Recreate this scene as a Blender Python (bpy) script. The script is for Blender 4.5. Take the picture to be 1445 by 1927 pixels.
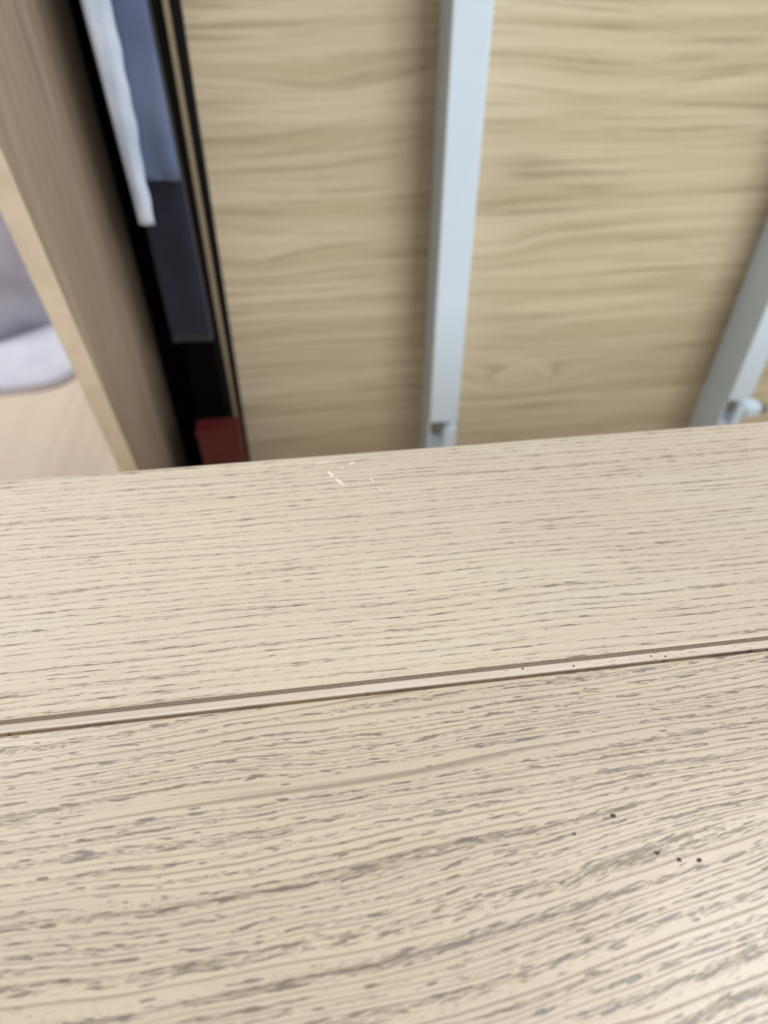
import bpy, bmesh, math, random
from mathutils import Vector
from math import radians as R, sin, cos, pi

for o in list(bpy.data.objects):
    bpy.data.objects.remove(o, do_unlink=True)
scene = bpy.context.scene
COL = scene.collection

# ------------------------------------------------------------------ camera
cam_d = bpy.data.cameras.new('camera')
cam_d.sensor_fit = 'HORIZONTAL'
cam_d.sensor_width = 36.0
cam_d.lens = 1250.0 / 1445.0 * 36.0
cam_d.clip_start = 0.01
cam_d.dof.use_dof = True
cam_d.dof.focus_distance = 0.216
cam_d.dof.aperture_fstop = 10.5
cam = bpy.data.objects.new('camera', cam_d)
cam.location = (0, 0, 0.93)
cam.rotation_euler = (R(90 - 42.4), 0, R(-7.3))
COL.objects.link(cam)
scene.camera = cam

# ------------------------------------------------------------------ world and lamps
world = bpy.data.worlds.new('room_light')
scene.world = world
world.use_nodes = True
bg = world.node_tree.nodes['Background']
bg.inputs['Color'].default_value = (0.95, 0.98, 1.0, 1)
bg.inputs['Strength'].default_value = 0.30


def lamp(name, loc, target, sx, sy, power, col):
    d = bpy.data.lights.new(name, 'AREA')
    d.shape = 'RECTANGLE'
    d.size, d.size_y, d.energy, d.color = sx, sy, power, col
    o = bpy.data.objects.new(name, d)
    o.location = loc
    o.rotation_euler = (Vector(target) - Vector(loc)).to_track_quat('-Z', 'Y').to_euler()
    COL.objects.link(o)
    return o


lamp('overhead_or_fill_lamp', (1.08, 0.24, 2.6), (1.08, 0.24, 0), 0.8, 0.8, 29, (0.94, 0.97, 1.0))
lamp('overhead_or_fill_lamp', (2.0, -2.6, 2.5), (0.3, 0.5, 0.5), 2.2, 1.4, 125, (1.0, 0.985, 0.965))
lamp('overhead_or_fill_lamp', (-1.6, 1.9, 2.6), (-1.4, 1.9, 0), 0.9, 0.9, 55, (1.0, 0.98, 0.96))  # added fill lamp, brightens the floor and blankets at the left

vs = scene.view_settings
vs.view_transform = 'Standard'
vs.look = 'None'
vs.gamma = 1.0
vs.use_curve_mapping = False
vs.exposure = -0.24
random.seed(4)


# ------------------------------------------------------------------ node helpers
class X:
    """a value in a node tree with arithmetic"""
    def __init__(s, g, sock):
        s.g, s.k = g, sock

    def __add__(s, b): return s.g.m('ADD', s, b)
    def __radd__(s, b): return s.g.m('ADD', s, b)
    def __sub__(s, b): return s.g.m('SUBTRACT', s, b)
    def __rsub__(s, b): return s.g.m('SUBTRACT', b, s)
    def __mul__(s, b): return s.g.m('MULTIPLY', s, b)
    def __rmul__(s, b): return s.g.m('MULTIPLY', s, b)
    def __truediv__(s, b): return s.g.m('DIVIDE', s, b)


class G:
    def __init__(s, name):
        s.mat = bpy.data.materials.new(name)
        s.mat.use_nodes = True
        s.t = s.mat.node_tree
        s.b = s.t.nodes['Principled BSDF']
        tc = s.t.nodes.new('ShaderNodeTexCoord')
        sp = s.t.nodes.new('ShaderNodeSeparateXYZ')
        s.t.links.new(tc.outputs['Object'], sp.inputs[0])
        s.obj = X(s, tc.outputs['Object'])
        s.x, s.y, s.z = (X(s, sp.outputs[i]) * 1000.0 for i in range(3))   # millimetres

    def put(s, sock, v):
        if isinstance(v, X):
            s.t.links.new(v.k, sock)
        elif isinstance(v, (tuple, list)):
            sock.default_value = tuple(v) + ((1.0,) if len(v) == 3 and len(sock.default_value) == 4 else ())
        else:
            sock.default_value = v

    def m(s, op, a, b=None, c=None, clamp=False):
        n = s.t.nodes.new('ShaderNodeMath')
        n.operation, n.use_clamp = op, clamp
        for i, v in enumerate((a, b, c)):
            if v is not None:
                s.put(n.inputs[i], v)
        return X(s, n.outputs[0])

    def vec(s, a, b, c=0.0):
        n = s.t.nodes.new('ShaderNodeCombineXYZ')
        for i, v in enumerate((a, b, c)):
            s.put(n.inputs[i], v)
        return X(s, n.outputs[0])

    def noise(s, v, detail=2.0, rough=0.5, scale=1.0, dist=0.0):
        n = s.t.nodes.new('ShaderNodeTexNoise')
        s.put(n.inputs['Vector'], v)
        n.inputs['Scale'].default_value = scale
        n.inputs['Detail'].default_value = detail
        n.inputs['Roughness'].default_value = rough
        n.inputs['Distortion'].default_value = dist
        return X(s, n.outputs[0])

    def step(s, v, a, b, lo=0.0, hi=1.0):
        n = s.t.nodes.new('ShaderNodeMapRange')
        n.interpolation_type = 'SMOOTHSTEP'
        s.put(n.inputs[0], v)
        for i, q in enumerate((a, b, lo, hi)):
            s.put(n.inputs[i + 1], q)
        return X(s, n.outputs[0])

    def mix(s, f, a, b):
        n = s.t.nodes.new('ShaderNodeMix')
        n.data_type = 'RGBA'
        s.put(n.inputs[0], f)
        s.put(n.inputs[6], a)
        s.put(n.inputs[7], b)
        return X(s, n.outputs[2])

    def bump(s, h, dist, strength=1.0):
        n = s.t.nodes.new('ShaderNodeBump')
        n.inputs['Strength'].default_value = strength
        n.inputs['Distance'].default_value = dist
        s.put(n.inputs['Height'], h)
        s.t.links.new(n.outputs[0], s.b.inputs['Normal'])

    def done(s, color, rough=0.5, spec=0.4, metal=0.0):
        s.put(s.b.inputs['Base Color'], color)
        s.put(s.b.inputs['Roughness'], rough)
        s.put(s.b.inputs['Specular IOR Level'], spec)
        s.put(s.b.inputs['Metallic'], metal)
        return s.mat


def srgb(r, g, b):
    f = lambda c: (c / 255 / 12.92) if c <= 10 else ((c / 255 + 0.055) / 1.055) ** 2.4
    return (f(r), f(g), f(b))


# ------------------------------------------------------------------ materials
def oak_far():
    """straight grained limed oak: fine rows of short dark pores"""
    g = G('limed_oak_straight_grain')
    x, y = g.x, g.y
    w = y + g.noise(g.vec(x * 0.010, y * 0.02), 1) * 5.0 + g.noise(g.vec(x * 0.05, y * 0.25), 1) * 0.55
    r = w * 0.34 + g.noise(g.vec(x * 0.004, w * 0.16, 3.0), 1) * 2.4
    fr = g.m('FRACT', r)
    band = 1.0 - g.step(g.m('ABSOLUTE', fr - 0.5), 0.03, 0.30)
    streak = g.noise(g.vec(x * 0.012, w * 1.0, 7.0), 3, 0.6)
    broad = g.noise(g.vec(x * 0.008, w * 0.05, 2.0), 2)
    dash = g.noise(g.vec(x * 0.12, w * 2.9, 1.0), 2, 0.6)
    dash2 = g.noise(g.vec(x * 0.30, w * 5.2, 11.0), 1, 0.5)
    gate = g.noise(g.vec(x * 0.028, w * 0.35, 21.0), 2)
    p1 = g.step(dash + band * 0.13 + (gate - 0.5) * 0.35, 0.670, 0.765)
    p2 = g.step(dash2 + band * 0.12 + (gate - 0.5) * 0.2, 0.69, 0.80) * 0.4
    pore = g.m('MAXIMUM', p1, p2)
    col = g.mix(g.step(broad, 0.35, 0.65), srgb(214, 203, 181), srgb(214, 199, 179))
    col = g.mix(g.step(streak, 0.42, 0.72) * 0.6, col, srgb(198, 183, 161))
    col = g.mix(band * 0.20, col, srgb(180, 164, 142))
    col = g.mix(pore * 0.85, col, srgb(104, 92, 80))
    g.bump(1.0 - pore + streak * 0.25, 0.00016, 0.8)
    return g.done(col, 0.46, 0.28)


def oak_near():
    """flat sawn limed oak: rings bowed across the board, pores in grey clusters"""
    g = G('limed_oak_flat_sawn')
    x, y = g.x, g.y
    fade = g.step(y, 92.0, 56.0)
    bow = (x * 0.065 + x * x * 0.00080 / (1.0 + x * x * 0.000035)) * fade
    lean = x * 0.035 * (1.0 - fade)
    soft = g.noise(g.vec(x * 0.014, y * 0.03, 5.0), 2) * 6.0
    w = y - bow - lean + soft + g.noise(g.vec(x * 0.05, y * 0.15), 1) * 0.7
    r = w * (0.25 + fade * 0.0) + g.noise(g.vec(x * 0.003, w * 0.10, 3.0), 1) * 3.0
    fr = g.m('FRACT', r)
    band = 1.0 - g.step(g.m('ABSOLUTE', fr - 0.42), 0.05, 0.36)
    line = g.step(fr, 0.84, 0.96) * g.step(fr, 1.0, 0.965)
    fr2 = g.m('FRACT', r * 2.0 + 0.35 + g.noise(g.vec(x * 0.004, w * 0.3, 13.0), 1) * 1.2)
    line2 = g.step(fr2, 0.72, 0.95) * g.step(fr2, 1.0, 0.955) * g.step(g.noise(g.vec(x * 0.012, w * 0.4, 41.0), 1), 0.35, 0.6)
    streak = g.noise(g.vec(x * 0.010, w * 0.75, 7.0), 3, 0.6)
    broad = g.noise(g.vec(x * 0.006, w * 0.05, 2.0), 2)
    gate = g.noise(g.vec(x * 0.03, w * 0.16, 9.0), 2, 0.6)
    tone = g.noise(g.vec(x * 0.02, w * 0.2, 31.0), 1)
    d = y - bow * 1.35 + soft * 0.8                       # the pores run a little across the rings
    big = g.noise(g.vec(x * 0.14, d * 1.05, 1.0), 1, 0.5)
    mid = g.noise(g.vec(x * 0.16, d * 2.6, 15.0), 2, 0.6)
    fine = g.noise(g.vec(x * 0.28, d * 5.0, 13.0), 1)
    p0 = g.step(big + band * 0.13 + (gate - 0.5) * 0.16 + fade * 0.015 + (mid - 0.5) * 0.34, 0.700, 0.775)
    p1 = g.step(mid + band * 0.16 + (gate - 0.5) * 0.24, 0.715, 0.79) * 0.9
    p2 = g.step(fine + band * 0.15 + (gate - 0.5) * 0.35, 0.70, 0.80) * 0.55
    pore = g.m('MAXIMUM', g.m('MAXIMUM', p0, p1), p2)
    col = g.mix(g.step(broad, 0.35, 0.68), srgb(211, 197, 174), srgb(205, 190, 168))
    col = g.mix(g.step(streak, 0.45, 0.78) * 0.6, col, srgb(190, 174, 153))
    col = g.mix(g.m('MAXIMUM', line * 0.65, line2 * 0.55), col, srgb(136, 118, 101))
    col = g.mix(pore * 0.74, col, g.mix(g.step(tone, 0.42, 0.6), srgb(104, 93, 84), srgb(100, 97, 104)))
    g.bump(1.0 - pore + streak * 0.25 - line * 0.3, 0.00018, 0.9)
    return g.done(col, 0.34, 0.6)


def raw_strip():
    g = G('pale_joint_wood')
    x, y = g.x, g.y
    n = g.noise(g.vec(x * 0.03, y * 1.4), 3, 0.6)
    p = g.step(g.noise(g.vec(x * 0.25, y * 2.6, 4.0), 2) + g.step(x, 20.0, 110.0) * 0.07, 0.66, 0.74)
    col = g.mix(g.step(n, 0.4, 0.7), srgb(244, 230, 214), srgb(230, 212, 192))
    return g.done(g.mix(p * 0.6, col, srgb(120, 100, 84)), 0.55, 0.3)


def panel_oak(name, light, mid, dark, knots, fz=0.055, along='x'):
    g = G(name)
    if along == 'x':
        u, v = g.x, g.z
    else:
        u, v = g.z, g.y
    f = v
    for (ku, kv, a, b, amp) in knots:
        du, dv = (u - ku) / a, (v - kv) / b
        f = f + g.m('EXPONENT', (du * du + dv * dv) * -1.0) * amp
    w = f + g.noise(g.vec(u * 0.0022, v * 0.005, 2.0), 1) * 40.0
    fine = g.noise(g.vec(u * 0.005, w * 0.13, 6.0), 4, 0.62)
    ring = g.noise(g.vec(u * 0.0012, w * fz, 1.0), 3, 0.6)
    broad = g.noise(g.vec(u * 0.002, v * 0.006, 9.0), 1)
    pore = g.step(g.noise(g.vec(u * 0.05, w * 0.9, 3.0), 2), 0.6, 0.75)
    col = g.mix(g.step(ring, 0.34, 0.66), light, mid)
    col = g.mix(g.step(fine, 0.46, 0.72) * 0.7, col, dark)
    col = g.mix(g.step(broad, 0.45, 0.75) * 0.3, col, dark)
    col = g.mix(pore * 0.3, col, dark)
    return g.done(col, 0.5, 0.3)


def plain(name, c, rough=0.5, spec=0.4, metal=0.0, var=0.08, scale=40.0):
    g = G(name)
    n = g.noise(g.obj, 3, 0.6, scale)
    dark = tuple(k * (1 - var * 2) for k in c)
    return g.done(g.mix(g.step(n, 0.35, 0.7), c, dark), rough, spec, metal)


def cloth_mat(name, c, c2, scale=700.0, bump=0.0008):
    g = G(name)
    n = g.noise(g.obj, 3, 0.7, scale)
    b = g.noise(g.obj, 2, 0.5, 14.0)
    col = g.mix(g.step(b, 0.35, 0.65), c, c2)
    col = g.mix(g.step(n, 0.4, 0.75) * 0.35, col, tuple(k * 0.55 for k in c2))
    g.bump(n, bump, 0.8)
    g.b.inputs['Sheen Weight'].default_value = 0.15
    return g.done(col, 0.9, 0.15)


M = dict(
    far=oak_far(), near=oak_near(), strip=raw_strip(),
    raw=plain('raw_shaded_core', srgb(150, 139, 124), 0.8, 0.1, scale=900.0),
    panel=panel_oak('oak_veneer_panel', srgb(212, 200, 175), srgb(192, 179, 152), srgb(152, 137, 111),
                    [(-100, 427, 62, 17, 46), (-450, 612, 75, 24, 20), (-60, 790, 110, 22, 15), (-165, 618, 60, 24, 20),
                     (-350, 795, 90, 20, 13)]),
    side=panel_oak('grey_brown_board', srgb(170, 155, 137), srgb(156, 140, 123), srgb(132, 117, 102), [], 0.05, 'z'),
    lip=plain('pale_oak_edge_lipping', srgb(230, 216, 195), 0.5, 0.3, var=0.05),
    floor=panel_oak('pale_oak_floor', srgb(232, 214, 194), srgb(224, 204, 184), srgb(204, 184, 164), [], 0.02),
    white=plain('pale_blue_white_paint', srgb(212, 231, 248), 0.42, 0.4, var=0.01),
    bolt=plain('dull_zinc', srgb(120, 118, 116), 0.4, 0.5, 0.6),
    black=plain('black_edge_shade', srgb(11, 11, 14), 0.6, 0.2),
    gap_black=plain('black_board_and_gap_shade', srgb(6, 6, 8), 0.8, 0.03),
    tan=plain('bare_hardboard', srgb(158, 146, 122), 0.7, 0.2, scale=300.0),
    red=plain('dark_red_plastic', srgb(84, 28, 26), 0.5, 0.3),
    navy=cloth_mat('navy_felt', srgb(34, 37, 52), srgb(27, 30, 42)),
    slate=cloth_mat('slate_lit_felt', srgb(104, 117, 148), srgb(92, 104, 136)),
    pale=cloth_mat('pale_highlight_felt', srgb(208, 220, 238), srgb(180, 194, 218)),
    blanket=cloth_mat('shaded_lilac_fleece', srgb(212, 210, 224), srgb(192, 190, 206), 260.0, 0.003),  # greyer fleece, shade on the upper pile put into its colour
    fleece=cloth_mat('white_fleece', srgb(236, 238, 250), srgb(226, 228, 242), 260.0, 0.003),
    wall=plain('white_wall_paint', srgb(220, 216, 208), 0.8, 0.2, var=0.02),
    dark=plain('dark_speck', srgb(92, 79, 74), 0.7, 0.2),
    chip=plain('bare_white_chip', srgb(250, 242, 226), 0.7, 0.2, var=0.02),
)


# ------------------------------------------------------------------ mesh helpers
def obj(name, bm, mats, parent=None, smooth=False):
    me = bpy.data.meshes.new(name)
    bmesh.ops.recalc_face_normals(bm, faces=bm.faces[:])
    if smooth:
        for f in bm.faces:
            f.smooth = True
    bm.to_mesh(me)
    bm.free()
    for m in (mats if isinstance(mats, (list, tuple)) else [mats]):
        me.materials.append(M[m])
    o = bpy.data.objects.new(name, me)
    COL.objects.link(o)
    if parent:
        o.parent = parent
        par, off = parent, Vector((0, 0, 0))
        while par:
            off += par.location
            par = par.parent
        me.transform(__import__('mathutils').Matrix.Translation(-off)) if off.length else None
    return o


def thing(name, label, cat, loc=(0, 0, 0), group=None):
    o = bpy.data.objects.new(name, None)
    o.empty_display_size = 0.05
    o.location = loc
    COL.objects.link(o)
    return tag(o, label, cat, group)


def tag(o, label, cat, group=None):
    o['label'], o['category'] = label, cat
    if group:
        o['group'] = group
    return o


def struct(o):
    o['kind'] = 'structure'
    return o


def box(a, b, bev=0.0, seg=2, bm=None):
    bm = bm or bmesh.new()
    vs_ = [bm.verts.new((x, y, z)) for z in (a[2], b[2]) for y in (a[1], b[1]) for x in (a[0], b[0])]
    fs = [bm.faces.new([vs_[i] for i in q]) for q in
          ((0, 2, 3, 1), (4, 5, 7, 6), (0, 1, 5, 4), (2, 6, 7, 3), (0, 4, 6, 2), (1, 3, 7, 5))]
    if bev:
        es = {e for f in fs for e in f.edges}
        bmesh.ops.bevel(bm, geom=list(es), offset=bev, segments=seg, profile=0.5, affect='EDGES')
    return bm


def prism_x(prof, x0, x1, mat_of=None):
    """profile of (y, z) points swept along x"""
    bm = bmesh.new()
    a = [bm.verts.new((x0, y, z)) for y, z in prof]
    b = [bm.verts.new((x1, y, z)) for y, z in prof]
    n = len(prof)
    for i in range(n):
        f = bm.faces.new((a[i], a[(i + 1) % n], b[(i + 1) % n], b[i]))
        if mat_of:
            f.material_index = mat_of.get(i, 0)
    bm.faces.new(a)
    bm.faces.new(b)
    return bm


def cyl(p, q, r, n=20, bm=None, rings=((0, 1.0), (1, 1.0))):
    bm = bm or bmesh.new()
    p, q = Vector(p), Vector(q)
    d = q - p
    u = d.orthogonal().normalized()
    v = d.normalized().cross(u)
    prev = None
    for (t, k) in rings:
        ring = [bm.verts.new(p + d * t + (u * cos(2 * pi * i / n) + v * sin(2 * pi * i / n)) * r * k) for i in range(n)]
        if prev:
            for i in range(n):
                bm.faces.new((prev[i], prev[(i + 1) % n], ring[(i + 1) % n], ring[i]))
        else:
            bm.faces.new(ring)
        prev = ring
    bm.faces.new(prev)
    return bm


def arc(cy, cz, r, a0, a1, n=5):
    return [(cy + r * cos(R(a0 + (a1 - a0) * i / n)), cz + r * sin(R(a0 + (a1 - a0) * i / n))) for i in range(n + 1)]


def slab_y(y0, y1, prof, bev=0.0):
    """profile of (x, z) points swept along y"""
    bm = bmesh.new()
    a = [bm.verts.new((x, y0, z)) for x, z in prof]
    b = [bm.verts.new((x, y1, z)) for x, z in prof]
    n = len(prof)
    for i in range(n):
        bm.faces.new((a[i], a[(i + 1) % n], b[(i + 1) % n], b[i]))
    bm.faces.new(a)
    bm.faces.new(b)
    if bev:
        bmesh.ops.bevel(bm, geom=bm.edges[:], offset=bev, segments=2, profile=0.5, affect='EDGES')
    return bm


# ------------------------------------------------------------------ setting
fl = struct(obj('floor', box((-3.2, -2.2, -0.05), (3.2, 3.4, 0.0)), 'floor'))
struct(obj('wall_back', box((-3.2, 3.4, 0.0), (3.2, 3.5, 2.8)), 'wall'))

# ------------------------------------------------------------------ table in the foreground
T = 0.75
TX0, TX1 = -0.78, 0.98
table = thing('dining_table', 'pale limed oak table top with a groove and small scratches, filling the foreground', 'table')
# far plank: rounded outer edge, raw groove wall facing the camera with stain and shade in its colour
prof = ([(0.1186, T - 0.024), (0.1186, T - 0.0003), (0.1190, T)] + arc(0.2345, T - 0.0026, 0.0026, 90, 0)
        + [(0.2371, T - 0.022), (0.2355, T - 0.024)])
far = obj('plank', prism_x(prof, TX0, TX1, {0: 1}), ['far', 'raw'], table)
far['label'] = 'straight grained plank along the far edge'
prof = [(-0.50, T - 0.024), (-0.50, T - 0.002), (-0.498, T), (0.1124, T)] + arc(0.1124, T - 0.0006, 0.0006, 90, 0, 3) + [(0.1130, T - 0.024)]
near = obj('plank', prism_x(prof, TX0, TX1), ['near'], table)
near['label'] = 'flat sawn near plank with grey pore clusters'
strip = obj('joint_strip', box((TX0, 0.1156, T - 0.020), (TX1, 0.1187, T - 0.0026), 0.0002, 1), 'strip', table)
strip['label'] = 'pale strip lying sunk in the groove'
# hidden support of the top
obj('apron', box((TX0 + 0.08, 0.165, T - 0.11), (TX1 - 0.08, 0.187, T - 0.0241), 0.001, 1), 'near', table)
obj('apron', box((TX0 + 0.08, -0.45, T - 0.11), (TX1 - 0.08, -0.428, T - 0.0241), 0.001, 1), 'near', table)
for lx in (TX0 + 0.04, TX1 - 0.11):
    for ly in (-0.46, 0.13):
        obj('leg', box((lx, ly, 0.0), (lx + 0.07, ly + 0.07, T - 0.0241), 0.003, 2), 'near', table)


def blob(cx, cy, rx, ry, h, z, seed, rot=0.0, n=12):
    """small irregular low mound lying on the top"""
    rr = random.Random(seed)
    bm = bmesh.new()
    k = [1 + rr.uniform(-0.28, 0.28) for _ in range(n)]
    pr = None
    for (s, dz) in ((1.0, -0.00004), (0.7, h * 0.75)):
        ring = []
        for i in range(n):
            a = 2 * pi * i / n
            px, py = rx * s * k[i] * cos(a), ry * s * k[i] * sin(a)
            ring.append(bm.verts.new((cx + px * cos(rot) - py * sin(rot), cy + px * sin(rot) + py * cos(rot), z + dz)))
        if pr:
            for i in range(n):
                bm.faces.new((pr[i], pr[(i + 1) % n], ring[(i + 1) % n], ring[i]))
        pr = ring
    c = bm.verts.new((cx, cy, z + h))
    for i in range(n):
        bm.faces.new((pr[i], pr[(i + 1) % n], c))
    return bm


for i, (sx, sy, r) in enumerate(((70.5, 68.1, 0.85), (58.6, 64.8, 0.55), (78.2, 57.6, 0.8), (83.0, 55.3, 0.8), (88.2, 54.6, 0.85))):
    o = obj('speck', blob(sx / 1000, sy / 1000, r / 1000, r * 0.8 / 1000, 0.0001, T, i), 'dark', near, True)
for i, (sx, sy, r) in enumerate(((60.4, 117.9, 0.35), (77.2, 116.9, 0.38), (103.7, 117.3, 0.3), (108.3, 116.6, 0.35))):
    obj('speck', blob(sx / 1000, sy / 1000, r / 1000, r / 1000, 0.00015, T - 0.0026, 20 + i), 'dark', strip, True)


def sliver(x0, y0, x1, y1, w, seed):
    ang = math.atan2(y1 - y0, x1 - x0)
    ln = math.hypot(x1 - x0, y1 - y0) / 2
    return blob((x0 + x1) / 2000, (y0 + y1) / 2000, ln / 1000, w / 1000, 0.00006, T, seed, ang, 14)


for i, s in enumerate(((-2.0, 230.0, 6.0, 231.2, 0.30), (4.2, 224.6, 6.8, 219.8, 0.55), (6.6, 219.6, 11.2, 213.4, 0.62), (9.6, 225.6, 11.6, 226.3, 0.4),
                       (13.2, 228.4, 16.8, 229.0, 0.5), (3.0, 220.2, 6.2, 220.6, 0.25),
                       (21.6, 218.0, 23.4, 214.8, 0.34), (24.4, 212.2, 26.6, 208.0, 0.2))):
    o = obj('scratch', sliver(*s, 40 + i), 'chip', far, True)

# ------------------------------------------------------------------ upright panel with two steel crossbars
panel = thing('upright_oak_panel', 'large oak veneered panel stood upright behind the table, two pale metal bars on it', 'panel', (0.4, 0.81, 0))
xz = lambda pts, y0, y1, bev: slab_y(y0, y1, pts, bev)
le = lambda z: -0.1030 + 0.0158 * z          # left edge of the veneer, a little out of plumb
obj('veneer_board', xz([(le(0), 0.0), (1.15, 0.0), (1.15, 1.32), (le(1.32), 1.32)], 0.80, 0.818, 0.0005), 'panel', panel)
o = obj('edge_shade_band', xz([(-0.1052, 0.0), (le(0) - 0.0002, 0.0), (le(1.32) - 0.0002, 1.32), (-0.0957, 1.32)], 0.796, 0.822, 0.0006), 'black', panel)  # black strip paints the shade beside the veneer
o['label'] = 'black band standing in for shade along the panel edge'


def crossbar(x, w, zb):
    """steel channel: side webs run on below the front face, bolt and tab at its foot"""
    y0, y1, t = 0.737, 0.7998, 0.0025
    bm = bmesh.new()
    box((x, y0, zb), (x + w, y1, 1.26), 0.0, 1, bm)
    up = [e for e in bm.edges if abs(e.verts[0].co.z - e.verts[1].co.z) > 0.1]
    bmesh.ops.bevel(bm, geom=up, offset=0.0022, segments=3, profile=0.5, affect='EDGES')
    bar = obj('crossbar', bm, 'white', panel)
    obj('web', box((x, y0 + 0.0022, zb - 0.19), (x + t, y1, zb), 0.0, 1), 'white', bar)
    obj('foot_plate', box((x + t, y0 + 0.03, zb - 0.19), (x + w, y1, zb - 0.001), 0.001, 1), 'white', bar)
    # bolt standing on the end of the bar
    cx, cz = x + 0.0105, zb - 0.013
    bm = cyl((cx, y0 + 0.03, cz), (cx, y0 + 0.001, cz), 0.0095, 24, None, ((0, 0.62), (0.45, 0.62), (0.46, 1.0), (0.9, 1.0), (1.0, 0.82)))
    b = obj('bolt', bm, 'bolt', bar, True)
    b['label'] = 'dull grey bolt head'
    bm = box((x + 0.0205, y0 + 0.002, zb - 0.050), (x + w + 0.001, y0 + 0.030, zb - 0.012), 0.004, 3)
    obj('end_cap', bm, 'white', bar)
    return bar


crossbar(0.1568, 0.0385, 0.409)
bar = crossbar(0.5885, 0.0345, 0.409)
bm = box((0.6245, 0.738, 0.374), (0.651, 0.762, 0.3935), 0.005, 3)
obj('bracket_tab', bm, 'white', bar)
bm = cyl((0.651, 0.750, 0.382), (0.663, 0.750, 0.381), 0.0075, 18, None, ((0, 0.8), (0.1, 1.0), (0.85, 1.0), (1.0, 0.8)))
obj('bolt', bm, 'bolt', bar, True)

# ------------------------------------------------------------------ things in the narrow gap at the panel's left
sheet = tag(obj('hardboard_sheet', slab_y(0.797, 1.06, [(-0.1135, 0.0), (-0.1078, 0.0), (-0.0972, 1.25), (-0.1026, 1.25)], 0.0003), 'tan'),
            'thin brown hardboard sheet standing on edge beside the shaded panel edge', 'board')
case = thing('felt_fronted_case', 'tall black case in the dark gap, navy felt front with a highlight built as a pale blue strip', 'case', (-0.128, 0.757, 0))
obj('body', box((-0.1440, 0.724, 0.0), (-0.1072, 0.79, 1.10), 0.002, 2), 'gap_black', case)
obj('flap', box((-0.1410, 0.7212, 0.49), (-0.1100, 0.7238, 0.62), 0.0008, 1), 'gap_black', case)
gap_black = thing('gap_shade_box', 'added black box standing in for shade in the gap behind the felt fronted case', 'gap_black', (-0.154, 0.93, 0))  # added box, its black stands in for the shade deep in the gap
obj('body', box((-0.1925, 0.812, 0.0), (-0.1160, 1.06, 1.22), 0.002, 2), 'gap_black', gap_black)
obj('shade_box_lid', box((-0.1935, 0.811, 1.2202), (-0.1155, 1.061, 1.245), 0.002, 2), 'gap_black', gap_black)

red = thing('red_block', 'dark red plastic block at the foot of the dark gap', 'block', (-0.118, 0.706, 0))
obj('body', box((-0.1445, 0.693, 0.0), (-0.0925, 0.7205, 0.444), 0.002, 2), 'red', red)
obj('rim', box((-0.1455, 0.692, 0.4442), (-0.0915, 0.7208, 0.452), 0.0015, 2), 'red', red)


def drape(xs, y, z0, z1, thick, seed, nz=40, nx=10, amp=0.0022):
    """hanging cloth slab: xs(z) gives its left and right edge"""
    rr = random.Random(seed)
    ph = [rr.uniform(0, 6.28) for _ in range(4)]
    bm = bmesh.new()

    def pt(i, j, back):
        z = z0 + (z1 - z0) * j / nz
        a, b = xs(z)
        u = i / nx
        d = amp * (sin(u * 5 + z * 9 + ph[0]) + 0.6 * sin(u * 9 - z * 21 + ph[1])) + 0.3 * amp * sin(z * 60 + ph[2] + u * 3)
        rim = 0.002 * (1 - min(1, 6 * min(u, 1 - u, j / nz * 3, (1 - j / nz) * 3)))
        return (a + (b - a) * u, (y + thick - rim) if back else (y + d + rim), z)
    gf = [[bm.verts.new(pt(i, j, False)) for i in range(nx + 1)] for j in range(nz + 1)]
    gb = [[bm.verts.new(pt(i, j, True)) for i in range(nx + 1)] for j in range(nz + 1)]
    for j in range(nz):
        for i in range(nx):
            bm.faces.new((gf[j][i], gf[j][i + 1], gf[j + 1][i + 1], gf[j + 1][i]))
            bm.faces.new((gb[j][i], gb[j + 1][i], gb[j + 1][i + 1], gb[j][i + 1]))
        for i in (0, nx):
            bm.faces.new((gf[j][i], gf[j + 1][i], gb[j + 1][i], gb[j][i]))
    for i in range(nx):
        for j in (0, nz):
            bm.faces.new((gf[j][i], gb[j][i], gb[j][i + 1], gf[j][i + 1]))
    return bm


felt = case
cl = lambda v: max(0.0, min(1.0, v))
rag = lambda z: 0.0006 * sin(z * 41) + 0.0005 * sin(z * 97 + 1) + 0.0005 * sin(z * 211)
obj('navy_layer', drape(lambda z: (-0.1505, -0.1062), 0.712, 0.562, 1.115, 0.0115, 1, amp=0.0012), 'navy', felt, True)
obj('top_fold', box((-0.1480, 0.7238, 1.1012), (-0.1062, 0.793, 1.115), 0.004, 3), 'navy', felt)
o = obj('lit_slate_flap', drape(lambda z: (-0.1545, -0.1066), 0.704, 0.735, 1.11, 0.0055, 2, 30), 'slate', felt, True)  # lighter slate colour stands in for light on the upper felt
o['label'] = 'upper felt, its lit part put into a slate blue colour'
o = obj('pale_highlight', drape(lambda z: (-0.1570 + 0.004 * cl((0.87 - z) / 0.2), -0.1335 - 0.0055 * cl((0.88 - z) / 0.2) + rag(z)), 0.697, 0.697, 1.105, 0.0065, 3, 60, 8, 0.0010), 'pale', felt, True)  # a highlight on the felt, modelled as a strip of pale cloth
o['label'] = 'highlight on the felt, built as a pale blue strip with a ragged side'

# ------------------------------------------------------------------ raked shelf side at the left
side = thing('shelf_side', 'brown wooden shelf side with a pale raked front edge, left of the gap', 'shelf side', (-0.204, 0.68, 0))


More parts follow.
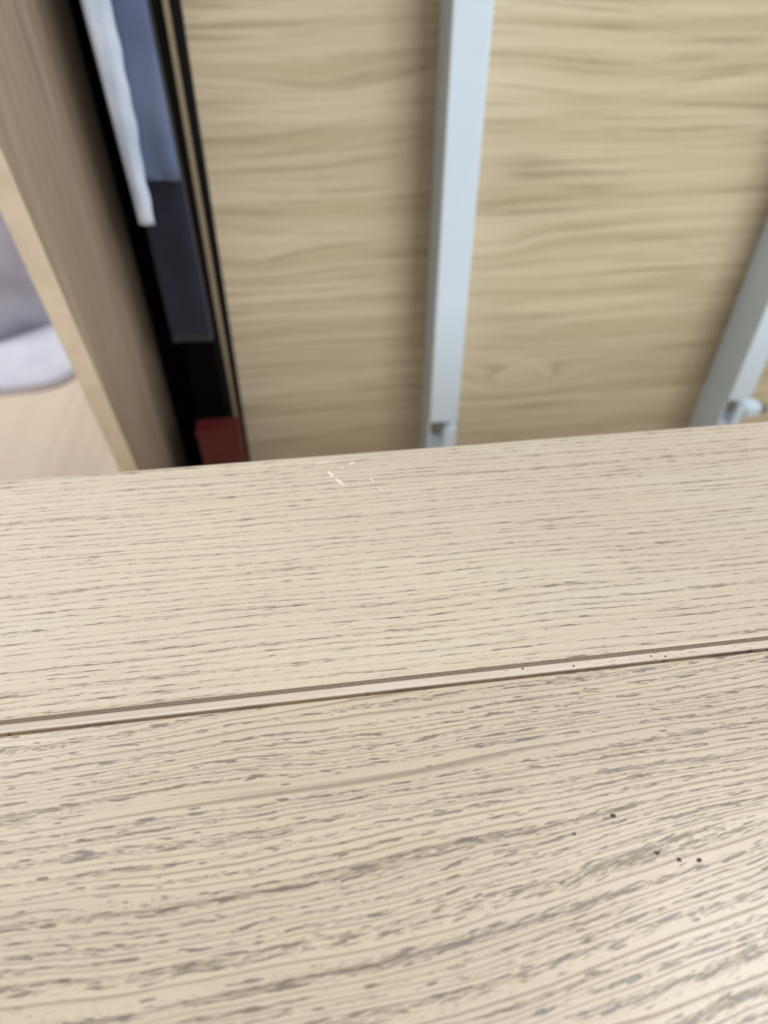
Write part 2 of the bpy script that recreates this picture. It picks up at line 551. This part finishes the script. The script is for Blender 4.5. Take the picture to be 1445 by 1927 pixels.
def slab_x(x0, x1, prof, bev=0.0):
    bm = bmesh.new()
    a = [bm.verts.new((x0, y, z)) for y, z in prof]
    b = [bm.verts.new((x1, y, z)) for y, z in prof]
    n = len(prof)
    for i in range(n):
        bm.faces.new((a[i], a[(i + 1) % n], b[(i + 1) % n], b[i]))
    bm.faces.new(a)
    bm.faces.new(b)
    if bev:
        bmesh.ops.bevel(bm, geom=bm.edges[:], offset=bev, segments=2, profile=0.5, affect='EDGES')
    return bm


fy = lambda z: 0.528 - 0.202 * (z - 0.80)
obj('board', slab_x(-0.2125, -0.195, [(fy(0) + 0.0022, 0), (1.07, 0), (1.07, 1.30), (fy(1.30) + 0.0022, 1.30)], 0.0005), 'side', side)
o = obj('lipping', slab_x(-0.2127, -0.1948, [(fy(0), 0), (fy(0) + 0.002, 0), (fy(1.3) + 0.002, 1.3), (fy(1.3), 1.3)], 0.0004), 'lip', side)
o['label'] = 'pale oak edge lipping'


# ------------------------------------------------------------------ blankets on the floor
def heap(cx, cy, rx, ry, z0, h, seed, p=2.6, nu=48, nv=22, amp=0.02):
    rr = random.Random(seed)
    ph = [rr.uniform(0, 6.28) for _ in range(8)]
    sg = lambda v: (abs(v) ** (2 / p)) * (1 if v >= 0 else -1)
    bm = bmesh.new()
    rows = []
    for j in range(nv + 1):
        t = -pi / 2 + pi * j / nv
        row = []
        for i in range(nu):
            a = 2 * pi * i / nu
            w = 1 + amp * (sin(3 * a + ph[0] + t * 2) + sin(7 * a + ph[1] - t * 3) * 0.7 + sin(11 * a + ph[2] + t * 5) * 0.4)
            px, py = sg(cos(a)) * sg(cos(t)) * rx * w, sg(sin(a)) * sg(cos(t)) * ry * w
            pz = z0 + max(0.0, sg(sin(t))) * h * (1 + amp * 0.8 * sin(5 * a + ph[3]))
            row.append(bm.verts.new((cx + px, cy + py, max(pz, z0))))
        rows.append(row)
    for j in range(nv):
        for i in range(nu):
            try:
                bm.faces.new((rows[j][i], rows[j][(i + 1) % nu], rows[j + 1][(i + 1) % nu], rows[j + 1][i]))
            except ValueError:
                pass
    bmesh.ops.remove_doubles(bm, verts=bm.verts[:], dist=1e-5)
    return bm


tag(obj('fleece_blanket', heap(-1.00, 2.02, 0.40, 0.445, 0.0, 0.035, 5, 7.0, amp=0.006), 'fleece', None, True),
    'folded white fleece blanket lying on the pale floor', 'blanket')
tag(obj('fleece_blanket', heap(-1.02, 2.22, 0.40, 0.42, 0.036, 0.50, 6, 2.4, amp=0.03), 'blanket', None, True),
    'thick fleece blanket, shade put into its grey lilac colour, piled on the white blanket', 'blanket')
